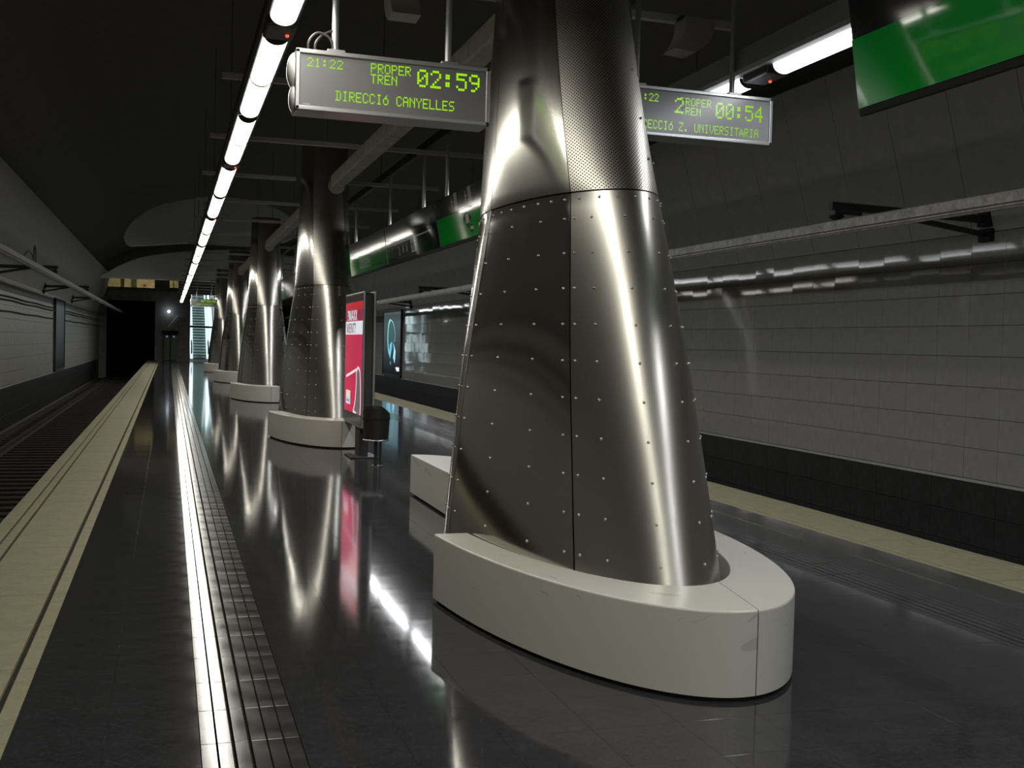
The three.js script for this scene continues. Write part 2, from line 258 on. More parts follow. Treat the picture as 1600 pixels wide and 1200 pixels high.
{
  const k = thing('ticket_machine', 'pair of dim grey machines with small blue lights against the end wall', 'machine', [0.2, 0, ZF + 0.3]);
  for (const x of [-0.32, 0.12]) { mesh('cabinet', rbox(x - 0.2, x + 0.2, 0, 1.75, -0.28, 0.2, 0.03), std({ color: lin(0.1, 0.13, 0.12), roughness: 0.4 }), k); mesh('status_light', new THREE.SphereGeometry(0.06, 12, 8).translate(x, 1.62, 0.2), std({ color: lin(0.1, 0.2, 0.25), emissive: lin(0.3, 0.55, 0.7), emissiveIntensity: 0.35 }), k); }
  mesh('hood', rbox(-0.62, 0.42, 1.8, 2.02, -0.28, 0.3, 0.04), M.black, k);
  const s = thing('spotlight', 'small blue-white spotlight glowing on the dark end wall', 'lamp', [-0.02, 3.3, ZF + 0.25]);
  mesh('bulb', new THREE.SphereGeometry(0.1, 16, 12), std({ color: lin(0.8, 0.8, 0.9), emissive: lin(0.75, 0.85, 1), emissiveIntensity: 3 }), s);
  mesh('bracket', bar([0, 0, 0], [0, 0, -0.26], 0.05, 0.05), M.black, s);
  const p = new THREE.PointLight(lin(0.8, 0.9, 1), 0.12); p.position.set(-0.02, 3.3, ZF + 0.25); p.shadow.radius = 5; p.name = 'spotlight_light'; scene.add(p);
  const capW = std({ color: lin(0.8, 0.78, 0.74), roughness: 0.5 }), d = thing('slanted_rail', 'short pale slanted handrail on the dark end wall', 'handrail', [0.25, 2.65, ZF + 0.1]);
  mesh('rail', tube([[-0.27, -0.4, 0], [0, -0.02, 0.03], [0.33, 0.38, 0]], 0.05), capW, d);
  mesh('stay', [bar([0, 0, 0.02], [0, 0, -0.1], 0.04, 0.04)], M.darkSteel, d);
}

// ---------------------------------------------------------------- fluorescent strips
function lightStrip(x, start, label, lampMat, colour, hw, body) {
  const y = 3.7, o = thing('light_strip', label, 'light strip', [x, y, 0]);
  const prof = [[-hw, 0.03], [-hw + 0.02, 0.005], [hw - 0.02, 0.005], [hw, 0.03], [hw - 0.02, 0.19], [-hw + 0.02, 0.19]];
  mesh('trunking', prismZ(prof, ZF + 4, ZN - 0.5), body, o);
  const dg = new THREE.CylinderGeometry(0.085, 0.085, 1.3, 20, 1, false, Math.PI / 2, Math.PI).rotateX(-Math.PI / 2).scale(1, 0.78, 1);
  const cap = new THREE.CylinderGeometry(0.088, 0.088, 0.008, 20, 1, false, Math.PI / 2, Math.PI).rotateX(-Math.PI / 2).scale(1, 0.8, 1);
  for (let z = -1.3; z > -73; z -= 3.6) mesh('suspension', rod(0, 0.18, 0.66, z, 0.009, 8), M.vault, o);
  for (let k = -3; k < 12; k++) {
    const z0 = start - 6 * k; if (z0 - 6 < ZF + 3.9 || z0 > ZN - 0.6) continue;
    for (const s of [0, 1.33, 2.88, 4.21]) { const m = mesh('lamp_diffuser', dg, lampMat, o); m.position.set(0, 0.003, z0 - s - 0.655); for (const e of [-0.654, 0.654]) mesh('end_cap', cap, M.darkSteel, m).position.z = e; }
    for (const s of [0, 2.88]) {
      const l = new THREE.RectAreaLight(colour, LAMP_RADIANCE, 0.17, 2.63); l.position.set(x, y - 0.072, z0 - s - 1.32); l.rotation.x = -Math.PI / 2; l.name = 'strip_lamp_light'; scene.add(l);
    }
    const b = mesh('end_block', rbox(-0.1, 0.1, -0.05, 0.03, z0 + 0.06, z0 + 0.42, 0.02), M.darkSteel, o);
    mesh('red_led', new THREE.SphereGeometry(0.013, 12, 8).translate(0.05, -0.055, z0 + 0.22), M.led, b);
  }
  return o;
}
lightStrip(0.68, -7.77, 'long continuous strip of fluorescent lamps over the left side of the platform', M.lampWarm, WARM, 0.115, M.darkSteel);
lightStrip(4.25, -7.58, 'long continuous strip of fluorescent lamps over the right side, behind the overhead boards', M.lampCool, COOL, 0.17, M.housing);

// ---------------------------------------------------------------- clad pillars
const TAB = (t) => (y) => { let i = 0; while (i < t.length - 2 && y > t[i + 1][0]) i++; const [y0, v0] = t[i], [y1, v1] = t[i + 1]; return v0 + ((v1 - v0) * (y - y0)) / (y1 - y0); };
const sm = (t) => { const f = TAB(t); return (y) => { let s = 0; for (let k = -4; k <= 4; k++) s += f(y + k * 0.08); return s / 9; }; };
const SEAM = 2.5;                                                 // half width, front reach and rear reach of the plan, below and above the seam
const LOW = [sm([[0, 0.72], [0.42, 0.69], [1.0, 0.64], [1.5, 0.595], [2.0, 0.525], [2.5, 0.452]]), sm([[0, 2.26], [0.42, 2.1], [1.0, 1.9], [1.5, 1.71], [2.0, 1.52], [2.5, 1.33]]), sm([[0, 0.8], [0.42, 0.8], [1.4, 0.75], [2.3, 0.88], [2.5, 0.95]])];
const HIGH = [sm([[2.5, 0.455], [3.0, 0.436], [3.7, 0.41], [5, 0.385]]), sm([[2.5, 1.33], [3.0, 1.06], [3.5, 0.84], [4.0, 0.66], [5, 0.5]]), sm([[2.5, 0.98], [3, 1.0], [3.7, 0.8], [5, 0.55]])];
function pillarPoint(t, y, off = 0) { const F = y > SEAM ? HIGH : LOW, a = F[0](y) + off, b = F[Math.sin(t) < 0 ? 2 : 1](y) + off; return [a * Math.cos(t), y, b * Math.sin(t)]; }
function pillarPanel(t0, t1, y0, y1, off = 0, nt = 28, ny = 30) {
  const pos = [], uv = [], idx = [], nrm = [], e = 1e-3, v = (p) => new THREE.Vector3(...p);
  let arc = 0, last = null;
  for (let i = 0; i <= nt; i++) {
    const t = t0 + ((t1 - t0) * i) / nt, ref = v(pillarPoint(t, (y0 + y1) / 2)); if (last) arc += ref.distanceTo(last); last = ref;
    for (let j = 0; j <= ny; j++) {
      const y = y0 + ((y1 - y0) * j) / ny; pos.push(...pillarPoint(t, y, off)); uv.push(arc, y);
      const dt = v(pillarPoint(t + e, y)).sub(v(pillarPoint(t - e, y))), dy = v(pillarPoint(t, y + 0.01)).sub(v(pillarPoint(t, y - 0.01))); nrm.push(...dy.cross(dt).normalize().toArray());
      if (i < nt && j < ny) { const a = i * (ny + 1) + j, b = a + ny + 1; idx.push(a, a + 1, b, b, a + 1, b + 1); }
    }
  }
  const g = new THREE.BufferGeometry(); g.setAttribute('position', new THREE.Float32BufferAttribute(pos, 3)); g.setAttribute('normal', new THREE.Float32BufferAttribute(nrm, 3)); g.setAttribute('uv', new THREE.Float32BufferAttribute(uv, 2)); g.setIndex(idx); return g;
}
const perforations = noiseTex(128, 128, (x, y) => { const c = (i, j) => Math.hypot(((x + 0.5) / 64 - i), ((y + 0.5) / 64 - j) * 1.0); const d = Math.min(c(0.5, 0.5), c(1.5, 1.5), c(1.5, 0.5) + 9, 9); return d < 0.4 ? 0 : 255; }, false, [1 / 0.021, 1 / 0.021]);
M.steelPerforated = std({ color: STEEL, metalness: 1, roughness: 0.4, alphaMap: perforations, alphaTest: 0.5, side: THREE.DoubleSide });
function makePillar() {
  const p = thing('clad_pillar', 'largest and nearest riveted steel pillar, between the two train displays', 'pillar', [2.5, 0, -7.05], 0, 'steel clad pillars along the platform centre');
  const G = 0.004, L = 52 * R, TOP = 4.9, S = 2.5;
  const arcs = [[L, Math.PI - L, 'nose'], [Math.PI - L, Math.PI, 'side'], [Math.PI, Math.PI + L, 'side'], [Math.PI + L, 2 * Math.PI - L, 'nose'], [2 * Math.PI - L, 2 * Math.PI, 'side'], [0, L, 'side']];
  for (const [a, b, k] of arcs) {
    mesh('lower_' + k + '_panel', pillarPanel(a + G, b - G, 0.0, S - 0.004, 0.004), k === 'nose' ? M.steelNose : M.steelSmooth, p);
    mesh(k === 'nose' ? 'perforated_panel' : 'upper_side_panel', pillarPanel(a + G, b - G, S + 0.006, TOP), k === 'nose' ? M.steelPerforated : M.steelUpper, p);
  }
  mesh('core', pillarPanel(0, 2 * Math.PI, 0, TOP, -0.03, 60, 30), M.black, p);
  mesh('edge_trim', [tube([0, 0.7, 1.4, 2.0, 2.5].map((y) => pillarPoint(Math.PI, y, 0.006)), 0.007, 6, 30), tube([0, 0.7, 1.4, 2.0, 2.5].map((y) => pillarPoint(Math.PI + 0.06, y, 0.006)), 0.006, 6, 30)], M.steelRod, p);
  const riv = [], head = new THREE.SphereGeometry(0.0085, 8, 5), put = (t, y) => { const q = pillarPoint(t, y, 0.005); riv.push(head.clone().translate(...q)); };
  for (const [a, b, k] of arcs) { if (a > Math.PI) continue; const w = b - a, cols = k === 'nose' ? [0.025, 0.13, 0.33, 0.62, 0.86, 0.975] : [0.06, 0.3, 0.62, 0.94];
    for (const c of cols) for (let y = 0.5; y < 2.4; y += 0.205) put(a + w * c, y); for (const c of [0.06, 0.2, 0.34, 0.5, 0.66, 0.8, 0.94]) put(a + w * c, 2.46); if (k === 'nose') for (const y of [2.72, 2.98, 3.3]) for (const c of [0.025, 0.2]) put(a + w * c, y); }
  const r = mesh('rivets', riv, std({ color: STEEL, metalness: 1, roughness: 0.4 }), p); r.userData.kind = 'stuff';
  return p;
}
const pillar1 = makePillar();
['second steel pillar, just left of the red advertising panel', 'third steel pillar, behind the second one', 'fourth steel pillar, between the third and the last one', 'last and smallest steel pillar, nearest the escalator'].forEach((l, i) => copyOf(pillar1, l, [2.5, 0, -7.05 - 11.85 * (i + 1)]));

// ---------------------------------------------------------------- benches round the pillars
const scuffs = canvasTex(2048, 512, (g, w, h) => {
  g.fillStyle = '#fff'; g.fillRect(0, 0, w, h);
  for (let k = 0; k < 46; k++) { const x = rnd() * w, y = rnd() * h, l = 6 + rnd() * 46; g.strokeStyle = `rgba(70,66,58,${0.05 + rnd() * rnd() * 0.4})`; g.lineWidth = 1 + rnd() * 3; g.beginPath(); g.moveTo(x, y); g.quadraticCurveTo(x + l * 0.5, y - 5 + rnd() * 10, x + l, y + rs(9)); g.stroke(); }
  for (let k = 0; k < 9; k++) { const x = rnd() * w, y = rnd() * h; g.fillStyle = 'rgba(120,108,84,0.16)'; g.beginPath(); g.ellipse(x, y, 30 + rnd() * 60, 5 + rnd() * 9, rs(0.4), 0, 7); g.fill(); }
});
scuffs.wrapS = scuffs.wrapT = THREE.RepeatWrapping; scuffs.repeat.set(0.28, 0.9);
M.bench = std({ color: lin(0.66, 0.655, 0.59), map: scuffs, roughness: 0.3 });
const BA = 0.955, BB = 2.67, CA = 0.735, CB = 2.13;               // outer and inner half axes
function benchSweep(inner, outer, n, y0, y1, r = 0.012, inset = 0) {   // inner(s), outer(s): plan points along the bench; a rounded section swept along them
  const prof = []; const c = (cx, cy, a0, a1, wx) => { for (let i = 0; i <= 4; i++) { const a = (a0 + ((a1 - a0) * i) / 4) * R; prof.push([wx, r * Math.cos(a) + cx, cy + r * Math.sin(a)]); } };
  prof.push([0, inset, y0]); c(r + inset, y1 - r, 180, 90, 0); c(-r - inset, y1 - r, 90, 0, 1); prof.push([1, -inset, y0]);
  const pos = [], uv = [], idx = [], m = prof.length; let arc = 0, last = null;
  for (let i = 0; i <= n; i++) {
    const a = inner(i / n), b = outer(i / n), d = Math.hypot(b[0] - a[0], b[1] - a[1]), ux = (b[0] - a[0]) / d, uz = (b[1] - a[1]) / d; if (last) arc += Math.hypot(b[0] - last[0], b[1] - last[1]); last = b; let pl = 0;
    prof.forEach(([w, o, y], j) => { const q = (w ? d : 0) + o; pos.push(a[0] + ux * q, y, a[1] + uz * q); if (j) pl += Math.hypot((prof[j - 1][0] ? d : 0) + prof[j - 1][1] - q, prof[j - 1][2] - y); uv.push(arc, pl); });
  }
  for (let i = 0; i < n; i++) for (let j = 0; j < m - 1; j++) { const a = i * m + j, b = a + m; idx.push(a, a + 1, b, b, a + 1, b + 1); }
  const cap = (i, flip) => { const s = pos.length / 3; for (let j = 0; j < m; j++) { const k = (i * m + j) * 3; pos.push(pos[k], pos[k + 1], pos[k + 2]); uv.push(uv[(i * m + j) * 2 + 1], 0.2); } for (let j = 1; j < m - 1; j++) flip ? idx.push(s, s + j + 1, s + j) : idx.push(s, s + j, s + j + 1); };
  cap(0, true); cap(n, false);
  const g = new THREE.BufferGeometry(); g.setAttribute('position', new THREE.Float32BufferAttribute(pos, 3)); g.setAttribute('uv', new THREE.Float32BufferAttribute(uv, 2)); g.setIndex(idx); g.computeVertexNormals(); return g;
}
const ell = (a, b, t0, t1) => (s) => { const t = t0 + (t1 - t0) * s; return [a * Math.cos(t), b * Math.sin(t)]; };
function makeBench(name, label, z, sections) {
  const o = thing(name, label, 'bench', [2.53, 0, z], 0, 'white curved benches at the feet of the pillars');
  for (const [i0, i1, o0, o1, n] of sections) {
    mesh('seat_section', benchSweep(ell(CA, CB, i0 * R, i1 * R), ell(BA, BB, o0 * R, o1 * R), n, 0.022, 0.42), M.bench, o);
    mesh('kick_base', benchSweep(ell(CA + 0.02, CB + 0.02, i0 * R, i1 * R), ell(BA - 0.03, BB - 0.03, o0 * R, o1 * R), n, 0, 0.03, 0.004), M.benchKick, o);
  }
  return o;
}
const cutO = 180 - Math.asin(0.48 / BB) / R, cutI = 180 - Math.asin(0.48 / CB) / R, jO = 86, jI = 76;
makeBench('curved_bench', 'large white bench curving round the front of the nearest pillar', -7.05, [[cutI, jI + 0.25, cutO, jO + 0.2, 60], [jI - 0.25, 180 - cutI, jO - 0.2, 180 - cutO, 60]]);
const bench2 = makeBench('curved_bench', 'white curved bench at the foot of the second pillar', -18.9, [[cutI, 93, cutO, 93.2, 50], [92.4, 80, 92.8, 80, 14]]);
['white curved bench at the foot of the third pillar', 'white curved bench at the foot of the fourth pillar', 'most distant white bench, at the foot of the last pillar'].forEach((l, i) => copyOf(bench2, l, [2.53, 0, -18.9 - 11.85 * (i + 1)]));
{
  const o = thing('rear_bench', 'white bench with a pointed end peeping out left behind the nearest pillar', 'bench', [2.47, 0, -8.67], 0, 'white curved benches at the feet of the pillars');
  const side = (s) => [0, -2.67 + 2.1 * s], outer = (s) => { const t = (-90 + 74 * s) * R; return [0.05 * (1 - s) * 0 + 0.955 * Math.cos(t) + 0.012, 2.67 * Math.sin(t)]; };
  mesh('seat_section', benchSweep(side, outer, 40, 0.022, 0.42, 0.012), M.bench, o);
  mesh('kick_base', benchSweep((s) => [0.03, -2.6 + 2.0 * s], (s) => { const q = outer(s); return [q[0] * 0.96 + 0.02, q[1] * 0.96]; }, 40, 0, 0.03, 0.002), M.benchKick, o);
}

// ---------------------------------------------------------------- train displays
const FONT = { 0: '01110100011001110101110011000101110', 1: '00100011000010000100001000010001110', 2: '01110100010000100010001000100011111', 3: '11111000100010000010000011000101110', 4: '00010001100101010010111110001000010', 5: '11111100001111000001000011000101110', 9: '01110100011000101111000010001001100', ':': '00000011000110000000011000110000000', '.': '00000000000000000000000000110001100', A: '01110100011000111111100011000110001', C: '01110100011000010000100001000101110', D: '11110010010100101001010010100111110', E: '11111100001000011110100001000011111', I: '01110001000010000100001000010001110', L: '10000100001000010000100001000011111', N: '10001110011010110011100011000110001', O: '01110100011000110001100011000101110', P: '11110100011000111110100001000010000', R: '11110100011000111110101001001010001', S: '01111100001000001110000010000111110', T: '11111001000010000100001000010000100', U: '10001100011000110001100011000101110', V: '10001100011000110001100010101000100', Y: '10001100010101000100001000010000100', Z: '11111000010001000100010001000011111', 'Ó': '00010001000111010001100011000101110', 'À': '01000001000111010001111111000110001', ' ': '00000000000000000000000000000000000' };
function ledText(g, text, x0, x1, y0, y1) {                       // dot-matrix letters filling a box of the screen
  const n = text.length * 6 - 1, dx = (x1 - x0) / n, dy = (y1 - y0) / 7;
  [...text].forEach((c, k) => { const f = FONT[c]; for (let j = 0; j < 7; j++) for (let i = 0; i < 5; i++) if (f[j * 5 + i] === '1') g.fillRect(x0 + (k * 6 + i) * dx, y0 + j * dy, dx * 0.96, dy * 0.94); });
}
function display(name, label, x0, x1, y0, y1, z, texts, rods, cables, bright = 1) {
  const W = x1 - x0, H = y1 - y0, o = thing(name, label, 'display', [x0, y0, z], 0, 'hanging train displays');
  const FR = 0.028;
  mesh('housing', rbox(0, W, 0, H, -0.22, -0.012, 0.012), M.aluminium, o);
  mesh('bezel', [rbox(0, W, H - FR, H, -0.03, 0.012, 0.006), rbox(0, W, 0, FR, -0.03, 0.012, 0.006), rbox(0, FR, 0, H, -0.03, 0.012, 0.006), rbox(W - FR, W, 0, H, -0.03, 0.012, 0.006)], M.aluminium, o);
  const tex = canvasTex(1600, 480, (g, w, h) => { g.fillStyle = '#000'; g.fillRect(0, 0, w, h); g.fillStyle = '#fff'; for (const [s, a, b, c, d] of texts) { if (s === '2') { g.fillStyle = '#000'; g.fillRect((a - 0.008) * w, c * h, (b - a + 0.016) * w, (d - c) * h); g.fillStyle = '#fff'; } ledText(g, s, a * w, b * w, c * h, d * h); } });
  const ink = canvasTex(1600, 480, (g, w, h) => { g.fillStyle = '#fff'; g.fillRect(0, 0, w, h); g.globalCompositeOperation = 'multiply'; g.fillStyle = '#232a10'; for (const [q, a, b, c, d] of texts) ledText(g, q, a * w, b * w, c * h, d * h); });
  const sg = new THREE.BoxGeometry(W - 2 * FR, H - 2 * FR, 0.01).translate(W / 2, H / 2, -0.006); { const p = sg.attributes.position, u = sg.attributes.uv; for (let i = 0; i < p.count; i++) u.setXY(i, p.getX(i) / W, p.getY(i) / H); }
  mesh('screen', sg, std({ color: lin(0.2, 0.2, 0.21), map: ink, roughness: 0.28, emissive: lin(0.36, 0.82, 0.004), emissiveMap: tex, emissiveIntensity: bright }), o);
  const lobe = (b, t, w) => new THREE.SphereGeometry(1, 24, 16).scale(w, (t - b) / 2, 0.1).translate(0.004, (b + t) / 2, -0.118), capM = std({ color: lin(0.88, 0.88, 0.88), roughness: 0.2 });
  mesh('end_cap', lobe(0.005, H * 0.46, 0.03), capM, o); mesh('end_cap', lobe(H * 0.4, H - 0.002, 0.045), capM, o);
  mesh('maker_plate', box(FR + 0.02, FR + 0.065, FR + 0.005, FR + 0.014, -0.001, 0.001), M.plasticGrey, o);
  for (const rx of rods) { mesh('rod', rod(rx - x0, H, 4.37 - y0, -0.11, 0.021), M.aluminium, o); mesh('clamp', rbox(rx - x0 - 0.055, rx - x0 + 0.055, H, H + 0.03, -0.17, -0.05, 0.006), M.aluminium, o); }
  if (cables) mesh('cable', [tube([[0.09, H - 0.01, -0.1], [0.088, H + 0.07, -0.1], [0.14, H + 0.13, -0.1], [0.21, H + 0.11, -0.1], [0.245, H + 0.03, -0.1]], 0.008), tube([[0.13, H - 0.01, -0.1], [0.128, H + 0.06, -0.1], [0.17, H + 0.12, -0.11], [0.24, H + 0.16, -0.11]], 0.008)], M.darkSteel, o);
  return o;
}
const leftTexts = [['21:22', 0.056, 0.235, 0.13, 0.28], ['PROPER', 0.374, 0.58, 0.12, 0.28], ['TREN', 0.374, 0.51, 0.3, 0.46], ['02:59', 0.613, 0.944, 0.14, 0.44], ['DIRECCIÓ CANYELLES', 0.199, 0.811, 0.63, 0.8]];
display('train_display', 'display reading 02:59 hanging left of the nearest pillar', 0.70, 1.915, 2.985, 3.35, -6.7, leftTexts, [0.95, 1.665], true);
display('train_display', 'display reading 00:54 hanging right of the nearest pillar', 3.14, 4.35, 3.17, 3.53, -7.4, [['21:22', 0.05, 0.219, 0.15, 0.31], ['PROPER', 0.364, 0.575, 0.17, 0.33], ['TREN', 0.364, 0.505, 0.36, 0.52], ['2', 0.328, 0.388, 0.19, 0.5], ['00:54', 0.607, 0.935, 0.2, 0.53], ['DIRECCIÓ Z. UNIVERSITÀRIA', 0.049, 0.907, 0.68, 0.86]], [3.27, 4.06], false, 0.8);
display('train_display', 'tiny distant display glowing green in front of the escalator', 0.96, 2.14, 3.06, 3.41, -53.1, leftTexts.map((t) => t), [1.22, 1.88], false);

// ---------------------------------------------------------------- overhead boards under the right strip
const TILT = 9.4 * R;
function board(name, label, category, z0, z1, mat, face, rods, top) {     // z0 far end, z1 near end
  const o = thing(name, label, category, [3.6, 2.938, (z0 + z1) / 2]), L = z1 - z0, h = 0.38, up = 0.64;
  const lean = (g) => g.rotateZ(TILT);
  mesh('panel', lean(rbox(-0.0, 0.03, 0.012, h + 0.002, -L / 2, L / 2, 0.003, 1)), M.darkSteel, o);
  mesh('face', lean(box(-0.006, 0.001, 0.012, h + 0.002, -L / 2, L / 2)), mat, o);
  mesh('lower_rail', lean(rbox(-0.005, 0.04, -0.03, 0.01, -L / 2, L / 2, 0.004, 1)), M.black, o);
  mesh('upper_fascia', lean(rbox(-0.002, 0.03, h - 0.002, up, -L / 2, L / 2, 0.003, 1)), M.boardBlack, o);
  if (face) { const g = new THREE.BoxGeometry(0.004, h - 0.03, L - 0.02).translate(-0.007, h / 2 + 0.004, 0), p = g.attributes.position, u = g.attributes.uv; for (let i = 0; i < p.count; i++) u.setXY(i, (p.getZ(i) + L / 2) / L, p.getY(i) / h); mesh('print', lean(g), new THREE.MeshPhysicalMaterial({ map: face, roughness: 0.055 }), o); }
  if (top) { const g = new THREE.BoxGeometry(0.004, up - h - 0.01, L - 0.02).translate(-0.005, (h + up) / 2, 0), p = g.attributes.position, u = g.attributes.uv; for (let i = 0; i < p.count; i++) u.setXY(i, (p.getZ(i) + L / 2) / L, (p.getY(i) - h) / (up - h)); mesh('fascia_print', lean(g), new THREE.MeshPhysicalMaterial({ map: top, roughness: 0.085 }), o); }
  for (const rz of rods) { mesh('rod', rod(-0.05, up - 0.05, 4.43 - 2.938, rz - (z0 + z1) / 2, 0.026), M.steelRod, o); }
  return o;
}
const G1 = '#12a838', boardTex = (w, h, bg, draw) => canvasTex(w, h, (g) => { g.fillStyle = bg; g.fillRect(0, 0, w, h); draw(g, w, h); });
const bars = (g, x, y, w, n, dy, c) => { g.fillStyle = c; for (let k = 0; k < n; k++) g.fillRect(x, y + k * dy, w * (0.7 + 0.3 * rnd()), dy * 0.55); };
board('direction_board', 'plain glossy green board overhead at the upper right corner', 'sign', -5.2, -3.85, M.green, null, [-4.85, -4.2]);
board('direction_board', 'green overhead board with a dark diamond emblem, beside the nearest pillar', 'sign', -14.86, -10.9, M.green, boardTex(1024, 128, G1, (g) => { // emblem: a dark lozenge with a pale letter bar
  g.fillStyle = '#0b1410'; g.beginPath(); g.moveTo(400, 4); g.lineTo(446, 42); g.lineTo(400, 84); g.lineTo(354, 42); g.fill(); g.fillStyle = '#d8dcd8'; g.fillRect(380, 26, 42, 38); g.fillStyle = '#0b1410'; g.beginPath(); g.moveTo(436, 70); g.lineTo(466, 88); g.lineTo(436, 108); g.lineTo(412, 88); g.fill(); g.fillStyle = '#d8dcd8'; g.fillRect(426, 80, 34, 14); }), [-14.4, -11.5], boardTex(1024, 80, '#17181a', (g) => { g.fillStyle = '#aeb4b8'; for (const x of [262, 440]) { g.fillRect(x, 4, 40, 70); g.fillRect(x - 36, 14, 9, 44); g.fillRect(x - 40, 30, 28, 9); } }));
board('line_map_board', 'black overhead line map board between the two green ones', 'sign', -18.63, -14.9, M.boardBlack, boardTex(1024, 128, '#17181a', (g) => {
  g.fillStyle = '#c8ccca'; g.fillRect(30, 26, 900, 7); g.fillStyle = '#4aa05c'; g.fillRect(905, 12, 34, 24); for (const [x, n] of [[40, 5], [110, 3], [270, 6], [350, 5], [430, 5]]) { bars(g, x, 48, 36, n, 9, '#b9bdbb'); } g.fillStyle = '#cfd3d1'; g.fillRect(530, 34, 90, 24); g.fillRect(530, 64, 90, 40); bars(g, 540, 40, 70, 6, 10, '#5a5e5c'); bars(g, 15, 44, 12, 6, 12, '#b9bdbb'); }), [-18.4, -15.8]);
board('direction_board', 'green overhead board with a pale text block, left of the line map', 'sign', -22.62, -18.68, M.green, boardTex(1024, 128, G1, (g) => { g.fillStyle = '#7db389'; g.fillRect(290, 34, 330, 68); bars(g, 300, 40, 310, 5, 12, '#b9d8c0'); }), [-21.9]);
board('line_map_board', 'small distant black overhead board right of the far green one', 'sign', -35.7, -32, M.boardBlack, null, [-33]);
board('direction_board', 'small distant green overhead board left of the second pillar', 'sign', -40.8, -35.8, M.green, boardTex(1024, 128, G1, (g) => { g.fillStyle = '#8fbf99'; g.fillRect(400, 34, 280, 56); }), [-40, -37]);

// ---------------------------------------------------------------- ducts and loudspeakers on the centre line
[[-17.4, -8.1, 'long pale duct running from the nearest pillar to the second one'], [-29.5, -20.0, 'pale duct seen just left of the second pillar'], [-41.3, -31.9, 'short pale distant duct beyond the third pillar']].forEach(([a, b, l]) => {
  const d = thing('ceiling_duct', l, 'duct', [2.5, 4.02, (a + b) / 2]), h = (b - a) / 2;
  for (let z = -h; z < h - 0.1; z += 1.55) mesh('duct_section', rbox(-0.1, 0.1, 0, 0.2, z + 0.006, Math.min(h, z + 1.55) - 0.006, 0.03), M.duct, d);
  mesh('end_bracket', [new THREE.CylinderGeometry(0.13, 0.13, 0.05, 20).rotateX(Math.PI / 2).translate(0, 0.04, -h - 0.02), box(-0.03, 0.03, 0.1, 0.28, -h - 0.03, -h + 0.03), box(-0.03, 0.03, 0.1, 0.28, h - 0.4, h - 0.34)], M.plasticGrey, d);
});
{
  const prof = new THREE.Shape(); prof.moveTo(0, 0); prof.lineTo(0.25, 0); prof.lineTo(0.245, -0.1); prof.quadraticCurveTo(0.2, -0.23, 0.07, -0.275); prof.lineTo(-0.1, -0.265); prof.quadraticCurveTo(0.0, -0.17, 0, 0);
  const s = thing('loudspeaker', 'grey curved loudspeaker under the beam above the left display', 'loudspeaker', [1.68, 4.365, -8.32], Math.PI / 2);
  mesh('horn', new THREE.ExtrudeGeometry(prof, { depth: 0.21, bevelEnabled: true, bevelSize: 0.008, bevelThickness: 0.008, bevelSegments: 2, curveSegments: 14 }).translate(0, -0.008, -0.105), M.plasticGrey, s);
  mesh('mount', rbox(-0.02, 0.12, -0.01, 0.02, -0.05, 0.05, 0.006), M.darkSteel, s);
  copyOf(s, 'grey curved loudspeaker above the right display', [4.05, 4.365, -8.4], 0);
}

// ---------------------------------------------------------------- overhead conductor rails
function conductor(x, y, label, metal) {
  const o = thing('conductor_rail', label, 'conductor rail', [x, y, 0]);
  mesh('rail', prismZ([[-0.045, 0.13], [0.045, 0.13], [0.05, 0.12], [0.046, 0.02], [0.03, 0.005], [0.03, -0.01], [0.018, -0.015], [0.012, -0.035], [-0.012, -0.035], [-0.018, -0.015], [-0.03, -0.01], [-0.03, 0.005], [-0.046, 0.02], [-0.05, 0.12]], ZF - 12, ZN - 1), metal, o);
  return o;
}
conductor(7.42, 3.03, 'pale overhead conductor rail along the right track', M.galvanised);
conductor(-2.9, 3.06, 'dark overhead conductor rail along the left track', M.darkSteel);
function bracket(x, wall, y, z, label, first) {                    // dark cantilever from the wall over the track
  const s = Math.sign(wall - x), o = thing('rail_bracket', label, 'bracket', [x, y, z], 0, 'cantilever brackets of the conductor rails'), w = Math.abs(wall - x) - 0.02;
  mesh('arm', [bar([-s * 0.08, 0.28, 0], [s * w, 0.25, 0], 0.07, 0.09)], M.darkSteel, o);
  mesh('strut', [bar([-s * 0.06, 0.2, 0.05], [s * 0.3, 0.2, 0.05], 0.04, 0.04), bar([s * 0.5, 0.26, 0], [s * w, 0.06, 0], 0.05, 0.06)], M.darkSteel, o);
  mesh('insulator', [new THREE.CylinderGeometry(0.025, 0.03, 0.16, 14).translate(0, 0.2, 0), new THREE.CylinderGeometry(0.08, 0.09, 0.025, 16).translate(0, 0.16, 0), new THREE.CylinderGeometry(0.05, 0.06, 0.03, 16).translate(0, 0.14, 0)], M.black, o);
  mesh('wall_plate', [rbox(s * (w - 0.1), s * w, 0.16, 0.36, -0.09, 0.09, 0.01, 1), rbox(s * (w - 0.06), s * w, -0.02, 0.14, -0.11, 0.11, 0.01, 1)], M.black, o);
  return o;
}
[[-11.1, 'dark bracket over the right track, the nearest and largest'], [-33.2, 'small dark bracket over the right track left of the nearest pillar'], [-44.5, 'tiny bracket over the right track above the blue billboard']].forEach(([z, l]) => bracket(7.42, WR, 3.05, z, l));
[[-31.2, 'dark bracket over the left track, the largest on that side'], [-43, 'second dark bracket over the left track'], [-55, 'most distant dark bracket over the left track']].forEach(([z, l]) => bracket(-2.9, WL, 3.075, z, l));
